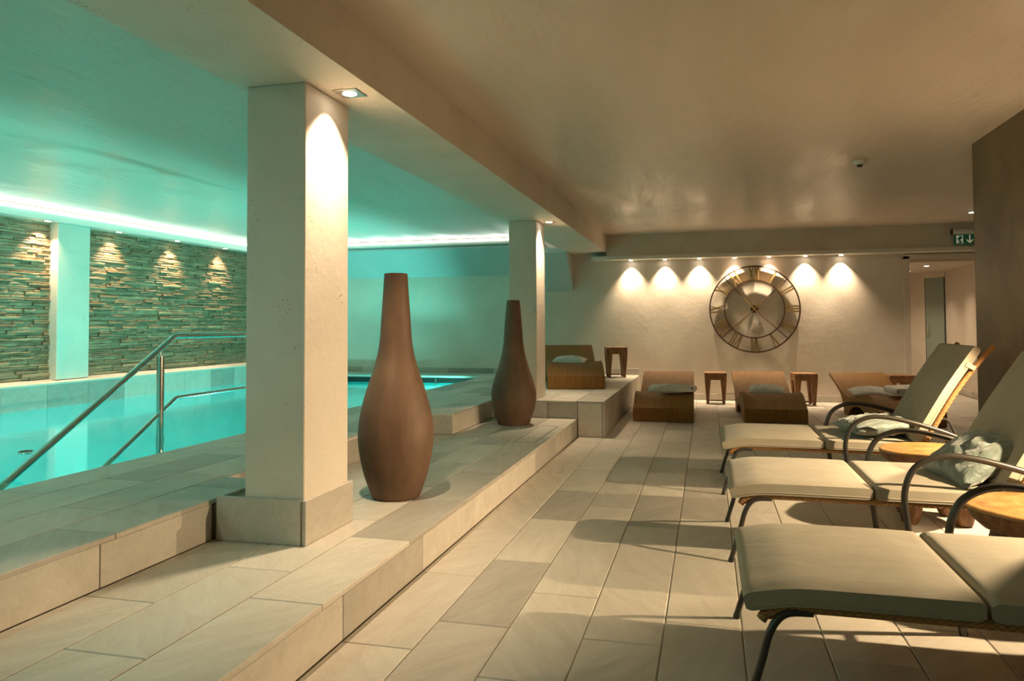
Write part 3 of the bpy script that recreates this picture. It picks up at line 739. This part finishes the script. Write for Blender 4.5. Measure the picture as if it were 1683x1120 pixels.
# ------------------------------------------------------------------ pillows
def pillow_mesh(name, sx, sy, h, mat, wr=0.0, seed=0):
    m = MB(); n = 22; g = {}
    for side in (1, -1):
        for i in range(n+1):
            for j in range(n+1):
                u = -1+2*i/n; v = -1+2*j/n
                edge = i in (0, n) or j in (0, n)
                if side == -1 and edge: g[(side, i, j)] = g[(1, i, j)]; continue
                pin = 1 - 0.10*(1-abs(v)**2)*abs(u)**3; pin2 = 1 - 0.10*(1-abs(u)**2)*abs(v)**3
                f = ((1-abs(u)**2.4)*(1-abs(v)**2.4))**0.55
                z = side*h/2*f
                if wr and not edge: z += wr*noise.noise(Vector((u*3+seed, v*5, side*2.0)))*f
                g[(side, i, j)] = m.bm.verts.new((u*sx/2*pin, v*sy/2*pin2, z))
        for i in range(n):
            for j in range(n):
                q = [g[(side, i, j)], g[(side, i+1, j)], g[(side, i+1, j+1)], g[(side, i, j+1)]]
                try: m.bm.faces.new(q if side == 1 else q[::-1])
                except ValueError: pass
    o = m.build(name, mat, None, True, None, True); return o
def place(o, loc, rot): o.location = loc; o.rotation_euler = [math.radians(a) for a in rot]; return o
pm = pillow_mesh('pillow', 0.49, 0.32, 0.145, M_GREYP, 0.012, 3)
def on_wicker(i, lx, ly, lz):
    loc, a, _ = spots_w[i]; a = math.radians(a); return (loc[0]+lx*math.cos(a)-ly*math.sin(a), loc[1]+lx*math.sin(a)+ly*math.cos(a), loc[2]+lz)
for k, (i, lx, ly, lz, tilt, da, lab) in enumerate((
        (0, -0.02, 1.06, 0.300, 9, 3, 'grey blue pillow on the wicker lounger next to the raised platform'),
        (1, 0.03, 1.06, 0.300, 9, -6, 'grey blue pillow on the wicker lounger below the clock'),
        (2, -0.10, 1.06, 0.300, 9, -2, 'grey blue pillow on the rightmost wicker lounger'),
        (3, -0.03, 1.06, 0.300, 9, -14, 'teal tinted pillow on the wicker lounger of the raised platform'))):
    o = pm if k == 0 else pm.copy()
    if k: C.objects.link(o)
    place(o, on_wicker(i, lx, ly, lz), (tilt, 0, spots_w[i][1]+da)); tag(o, lab, 'pillow', 'pillows on the wicker loungers')

# ------------------------------------------------------------------ towels
def towel(loc, rz, lab, tilt=0):
    L = 0.42; h = 0.15
    def arc(cx, cz, r, s0, s1, n=8): return [(cx+r*math.cos(math.radians(s0+(s1-s0)*k/n)), cz+r*math.sin(math.radians(s0+(s1-s0)*k/n))) for k in range(n+1)]
    def sag(p): return [(x, z + 0.006*math.sin(x*14)) for x, z in p]
    m = MB()
    m.ribbon(sag([(L/2, 0.012), (0.1, 0.012), (0, 0.012), (-0.1, 0.012)] + arc(-L/2+0.04, 0.044, 0.032, 270, 90) + [(-0.1, 0.076), (0, 0.078), (0.1, 0.075), (L/2-0.01, 0.066)]), -h, h, 0.023)
    m.ribbon(sag([(L/2-0.02, 0.034), (0.08, 0.034), (-0.06, 0.034)] + arc(-L/2+0.07, 0.044, 0.010, 270, 90) + [(-0.06, 0.054), (0.08, 0.054), (L/2-0.02, 0.050)]), -h+0.003, h-0.003, 0.018)
    o = m.build('folded_towel', M_TOWEL, None, True, loc); o.rotation_euler = (math.radians(tilt), 0, math.radians(rz))
    return tag(o, lab, 'towel', 'folded white towels')
towel(on_wicker(0, 0.185, 0.44, 0.337), 178, 'folded white towel on the wicker lounger next to the raised platform', 5)
towel(on_wicker(2, 0.12, 0.47, 0.338), 14, 'folded white towel on the rightmost wicker lounger', 3)

# ------------------------------------------------------------------ wooden stools
def stool(loc, rz, lab, W=0.32, H=0.465):
    t = thing('wooden_stool', lab, 'stool', loc, math.radians(rz), 'wooden stools along the far wall'); w2 = W/2
    MB().bevbox(-w2, w2, -w2, w2, H-0.045, H, 0.005, 1).build('seat', M_TEAK, t)
    # apron with arched lower edge on four sides
    for k in range(4):
        m = MB(); z1 = H-0.045
        m.prism([(-w2+0.004, z1), (w2-0.004, z1), (w2-0.004, z1-0.09), (w2-0.08, z1-0.062), (-w2+0.08, z1-0.062), (-w2+0.004, z1-0.09)], 1, -w2+0.003, -w2+0.05)
        o = m.build('apron', M_TEAK, t); o.rotation_euler = (0, 0, k*PI/2)
    for sx in (-1, 1):
        for sy in (-1, 1):
            m = MB(); rings = []
            for z, a0, a1 in ((H-0.045, 0.0, 0.095), (H-0.14, 0.004, 0.088), (0.12, 0.018, 0.070), (0.0, 0.026, 0.064)):
                xa, xb = sx*(w2-a0), sx*(w2-a1); ya, yb = sy*(w2-a0), sy*(w2-a1)
                rings.append([m.bm.verts.new(p) for p in ((xa, ya, z), (xb, ya, z), (xb, yb, z), (xa, yb, z))])
            for a, b in zip(rings, rings[1:]):
                for k in range(4): m.bm.faces.new((a[k], a[(k+1) % 4], b[(k+1) % 4], b[k]))
            m.bm.faces.new(rings[0]); m.bm.faces.new(rings[-1][::-1]); m.build('leg', M_TEAK, t)
    MB().box(-w2+0.04, w2-0.04, -0.015, 0.015, 0.03, 0.05).build('stretcher', M_TEAK, t)
stool((0.100, 11.76, 0), 0, 'small wooden stool between the left floor lounger and the clock lounger')
stool((1.350, 11.80, 0), 7, 'small wooden stool between the clock lounger and the rightmost lounger')
stool((-1.385, 11.70, Z2), 14, 'small wooden stool on the raised platform')
stool((2.59, 11.72, 0), 10, 'small wooden stool by the doorway behind the padded lounger', 0.36, 0.46)

# ------------------------------------------------------------------ stump tables
def stump(loc, seed, lab, R=0.275, H=0.43):
    rnd = random.Random(seed); t = thing('stump_table', lab, 'side table', loc, 0, 'stump tables between the padded loungers'); n = 48
    ph = [rnd.uniform(0, 6.28) for _ in range(4)]
    def rad(a): return R*(1+0.045*math.sin(2*a+ph[0])+0.035*math.sin(3*a+ph[1])+0.02*math.sin(5*a+ph[2])+0.012*math.sin(9*a+ph[3]))
    m = MB(); rings = []
    for sc, z in ((0.55, H-0.105), (0.80, H-0.090), (0.93, H-0.055), (1.0, H-0.014)):
        rings.append([m.bm.verts.new((rad(2*PI*i/n)*sc*math.cos(2*PI*i/n), rad(2*PI*i/n)*sc*math.sin(2*PI*i/n), z+0.004*math.sin(3*2*PI*i/n))) for i in range(n)])
    for a, b in zip(rings, rings[1:]):
        for i in range(n): m.bm.faces.new((a[i], a[(i+1) % n], b[(i+1) % n], b[i]))
    m.bm.faces.new(rings[0][::-1]); m.bm.faces.new(rings[-1]); m.build('slab_edge', M_BARK, t, True)
    m = MB(); rings = []
    for sc, z in ((0.995, H-0.016), (0.997, H-0.004), (0.975, H)):
        rings.append([m.bm.verts.new((rad(2*PI*i/n)*sc*math.cos(2*PI*i/n), rad(2*PI*i/n)*sc*math.sin(2*PI*i/n), z)) for i in range(n)])
    for a, b in zip(rings, rings[1:]):
        for i in range(n): m.bm.faces.new((a[i], a[(i+1) % n], b[(i+1) % n], b[i]))
    m.bm.faces.new(rings[0][::-1]); m.bm.faces.new(rings[-1]); m.build('table_top', M_STUMPTOP, t)
    for k in range(4):
        a = PI/4 + k*PI/2 + rnd.uniform(-0.15, 0.15); r0, r1 = 0.15, 0.185
        path = smooth_path([(r0*math.cos(a), r0*math.sin(a), H-0.10), ((r0+0.012)*math.cos(a+0.07), (r0+0.012)*math.sin(a+0.07), 0.22), (r1*math.cos(a), r1*math.sin(a), 0.004)], 5)
        MB().tube(path, lambda u: 0.050+0.012*math.cos(u*5+seed)+0.004*math.sin(u*17), 12).build('leg', M_BARK, t, True)
    MB().tube([(-0.14, -0.10, 0.17), (0.0, 0.01, 0.19), (0.14, 0.10, 0.165)], 0.026, 8).build('cross_brace', M_BARK, t, True)
stump((1.30, 5.10, 0), 3, 'round stump table between the far and the middle padded lounger')
stump((1.345, 3.60, 0), 11, 'round stump table between the middle and the nearest padded lounger', 0.285)

# ------------------------------------------------------------------ padded loungers
def cushion(path, y0, y1, th, name, parent, crown=0.012, endr=0.03):
    P = [Vector((p[0], 0, p[1])) for p in path]; n = len(P); m = MB()
    dist = [0]
    for a, b in zip(P, P[1:]): dist.append(dist[-1]+(b-a).length)
    T = dist[-1]; nv = 14; rows = []
    for i, p in enumerate(P):
        t = (P[min(i+1, n-1)] - P[max(i-1, 0)]).normalized(); nn = Vector((-t.z, 0, t.x))
        d = min(dist[i], T-dist[i]); e = min(1.0, d/endr); fe = 0.62+0.38*math.sqrt(max(0, 1-(1-e)**2))
        cr = crown*min(1.0, d/0.15)
        row = []
        # top from y0 to y1, bottom back
        for k in range(nv+1):
            v = -1+2*k/nv; v = math.copysign(abs(v)**0.75, v)
            ed = min(1.0, (1-abs(v))*(y1-y0)/2/0.035); f = 0.74+0.26*math.sqrt(max(0, 1-(1-ed)**2))
            y = (y0+y1)/2 + v*(y1-y0)/2
            row.append(p + nn*(th*0.5*min(f, 1)*fe + cr*(1-v*v)) + Vector((0, y, 0)))
        for k in range(nv, -1, -1):
            v = -1+2*k/nv; v = math.copysign(abs(v)**0.75, v)
            ed = min(1.0, (1-abs(v))*(y1-y0)/2/0.02); f = 0.72+0.28*math.sqrt(max(0, 1-(1-ed)**2))
            y = (y0+y1)/2 + v*(y1-y0)/2
            row.append(p - nn*(th*0.5*f*fe) + Vector((0, y, 0)))
        rows.append([m.bm.verts.new(q) for q in row])
    K = len(rows[0])
    for a, b in zip(rows, rows[1:]):
        for k in range(K): m.bm.faces.new((a[k], a[(k+1) % K], b[(k+1) % K], b[k]))
    m.bm.faces.new(rows[0][::-1]); m.bm.faces.new(rows[-1])
    co = m.build(name, M_CUSH, parent, True)
    for sg in (-1, 1):
        pts = []
        for i in range(1, n-1, 2):
            t = (P[i+1]-P[i-1]).normalized(); nn = Vector((-t.z, 0, t.x)); q = P[i] - nn*th*0.20
            pts.append((q.x, (y1 if sg > 0 else y0), q.z))
        MB().tube(pts, 0.003, 6).build('piping', M_CUSH, co, True)
    return co
def dens(pts, step=0.012):
    P = smooth_path([(a, 0, b) for a, b in pts], 24); out = [P[0]]
    for p in P[1:]:
        if (p-out[-1]).length >= step: out.append(p)
    return [(p.x, p.z) for p in out]
def padded_lounger():
    t = thing('sun_lounger', '', 'lounger')           # local: x from foot to head, y across
    W = 0.385
    zt = 0.372                                           # centre line of the cushion
    cushion(dens([(0.0, 0.338), (0.06, 0.352), (0.16, 0.366), (0.35, zt-0.004), (0.672, zt-0.005)]), -W, W, 0.076, 'leg_cushion', t)
    cushion(dens([(0.678, zt-0.005), (0.95, zt-0.008), (1.24, zt-0.006)]), -W, W, 0.076, 'seat_cushion', t)
    cushion(dens([(1.235, 0.400), (1.30, 0.52), (1.44, 0.765), (1.615, 1.032)]), -W, W, 0.070, 'back_cushion', t, crown=0.008)
    # woven support
    for sgn in (-1, 1):
        y = sgn*(W-0.025)
        rail = [(0.05, y, 0.285), (0.075, y, 0.312), (0.16, y, 0.327), (0.35, y, 0.330), (0.95, y, 0.326), (1.26, y, 0.328)]
        m = MB(); m.tube(smooth_path(rail, 8), 0.0165, 10); m.build('rattan_rail', M_RATTAN, t, True)
        back = [(1.26, y, 0.335), (1.33, y, 0.465), (1.47, y, 0.715), (1.60, y, 0.905), (1.712, y, 1.045)]
        m = MB(); m.tube(smooth_path(back, 8), 0.0165, 10); m.build('rattan_back_rail', M_RATTAN, t, True)
    m = MB(); m.ribbon([(0.06, 0.300), (0.16, 0.322), (0.35, 0.326), (1.25, 0.324)], -W+0.03, W-0.03, 0.012); m.build('woven_seat_panel', M_RATTAN, t)
    m = MB(); m.ribbon([(1.27, 0.345), (1.34, 0.470), (1.48, 0.72), (1.60, 0.905)], -W+0.03, W-0.03, 0.012); m.build('woven_back_panel', M_RATTAN, t)
    MB().tube([(0.075, -W+0.03, 0.300), (0.075, W-0.03, 0.300)], 0.0165, 8).build('rattan_end_rail', M_RATTAN, t, True)
    for sgn in (-1, 1):
        y = sgn*W
        leg = smooth_path([(0.20, y-sgn*0.02, 0.318), (0.12, y-sgn*0.012, 0.312), (0.075, y, 0.262), (0.045, y+sgn*0.004, 0.16), (0.0, y+sgn*0.01, 0.012)], 6)
        o = MB().tube(leg, 0.0125, 10).build('leg', M_TUBE, t, True)
        MB().tube([(0.002, y+sgn*0.01, 0.020), (-0.002, y+sgn*0.01, 0.0)], 0.0135, 10).build('foot_cap', M_BLACKP, o, True)
        ya = sgn*(W+0.045)
        arm = smooth_path([(0.835, ya, 0.0), (0.80, ya, 0.28), (0.795, ya, 0.40), (0.835, ya, 0.505), (0.92, ya, 0.560), (1.02, ya, 0.572), (1.18, ya, 0.545), (1.40, ya, 0.478), (1.57, ya, 0.395), (1.66, ya, 0.27), (1.72, ya, 0.0)], 7)
        MB().tube(arm, 0.0155, 12).build('armrest', M_TUBE, t, True)
        MB().tube([(0.80, sgn*(W-0.03), 0.312), (0.80, ya, 0.312)], 0.011, 8).build('bracket', M_TUBE, t, True)
        st = smooth_path([(1.40, sgn*(W-0.03), 0.56), (1.44, sgn*(W-0.01), 0.54), (1.49, sgn*(W+0.01), 0.42), (1.56, ya, 0.39)], 5)
        MB().tube(st, 0.010, 8).build('back_strut', M_TUBE, t, True)
        m = MB(); q = Vector((1.545, sgn*(W-0.01), 0.86)); 
        m.ribbon([(1.515, 0.915), (1.555, 0.885), (1.60, 0.855)], sgn*(W-0.05), sgn*(W+0.012), 0.045) if False else m.bevbox(-0.040, 0.022, -0.006, 0.006, -0.016, 0.016, 0.003, 1)
        o = m.build('strap', M_STRAP, t); o.location = (1.575, sgn*(W+0.0), 0.905); o.rotation_euler = (0, math.radians(28), 0)
    MB().tube([(0.80, -W+0.02, 0.308), (0.80, W-0.02, 0.308)], 0.011, 8).build('cross_tube', M_TUBE, t, True)
    return t
pl = padded_lounger()
for i, (x, y, rz, lab) in enumerate(((0.09, 5.91, 0.0, 'padded sun lounger farthest of the three with full backrest in view'),
                                (0.098, 4.375, 0.0, 'padded sun lounger in the middle of the row with teal cushion'),
                                (0.098, 2.835, 0.0, 'padded sun lounger nearest the camera with its back cut off'))):
    o = pl if i == 0 else copy_tree(pl)
    o.location = (x, y, 0); o.rotation_euler = (0, 0, math.radians(rz)); tag(o, lab, 'lounger', 'padded sun loungers')
tp = pillow_mesh('pillow', 0.46, 0.46, 0.13, M_TEALV, 0.03, 5)
place(tp, (1.13, 5.78, 0.482), (0, -4, 14)); tag(tp, 'teal velvet pillow lying flat on the farthest padded lounger', 'pillow', 'velvet pillows')
tp2 = pillow_mesh('pillow', 0.37, 0.46, 0.15, M_TEALV, 0.028, 9)
place(tp2, (1.275, 4.27, 0.520), (3, -34, 9)); tag(tp2, 'teal velvet pillow leaning on the middle padded lounger', 'pillow', 'velvet pillows')

# ------------------------------------------------------------------ small fittings
t = thing('smoke_detector', 'small white smoke detector on the lounge ceiling', 'smoke detector', (1.297, 7.065, ZC-0.001))
MB().lathe([(0.062, 0.0), (0.064, -0.012), (0.052, -0.030), (0.028, -0.038)], 28).build('base', M_WHITEP, t, True)
MB().lathe([(0.027, -0.036), (0.022, -0.052), (0.008, -0.058)], 20).build('sensor', M_BLACKP, t, True)
t = thing('exit_sign', 'green emergency exit sign with running man and down arrow', 'exit sign', (3.40, 11.945, 2.37))
MB().bevbox(-0.02, 0.50, -0.07, 0.0, 0.075, 0.15, 0.012, 2).build('housing', M_WHITEP, t, True)
MB().bevbox(-0.036, -0.02, -0.072, 0.0, 0.073, 0.152, 0.004, 1).build('end_cap', M_BLACKP, t)
MB().box(0.0, 0.50, -0.045, -0.035, -0.07, 0.075).build('sign_panel', M_GREEN, t)
y0, y1 = -0.049, -0.045
m = MB()   # white doorway with the running figure cut out: frame pieces around it
for b in ((0.028, 0.036, -0.055, 0.058), (0.028, 0.112, 0.050, 0.058), (0.104, 0.112, -0.055, 0.058), (0.028, 0.060, -0.055, -0.045), (0.085, 0.112, -0.055, -0.047)): m.box(b[0], b[1], y0, y1, b[2], b[3])
m.prism([(0.036, 0.05), (0.062, 0.05), (0.062, 0.034), (0.044, 0.018), (0.036, 0.02)], 1, y0, y1)
m.prism([(0.036, 0.008), (0.052, -0.004), (0.05, -0.025), (0.036, -0.045)], 1, y0, y1)
m.prism([(0.104, 0.012), (0.084, 0.004), (0.078, -0.010), (0.096, -0.030), (0.104, -0.045)], 1, y0, y1)
m.prism([(0.060, -0.018), (0.068, -0.030), (0.058, -0.046), (0.046, -0.046)], 1, y0, y1)
m.build('running_man_pictogram', M_SIGNW, t)
m = MB(); m.box(0.190, 0.206, y0, y1, -0.03, 0.064); m.prism([(0.158, 0.004), (0.198, -0.034), (0.238, 0.004), (0.238, -0.016), (0.198, -0.056), (0.158, -0.016)], 1, y0, y1); m.build('arrow', M_SIGNW, t)
# small bracket lamp on the duct end beside the second column
t = thing('bracket_lamp', 'small white bracket lamp under the beam beside the far column', 'lamp', (-2.52, 11.40, 2.44))
MB().tube([(0, 0.0, 0.1695), (0, 0, 0.0)], 0.010, 8).build('stem', M_WHITEP, t, True)
MB().tube(smooth_path([(0, 0, 0.0), (0.03, -0.01, -0.03), (0.10, -0.02, -0.10), (0.13, -0.02, -0.13)], 4), 0.012, 8).build('arm', M_WHITEP, t, True)
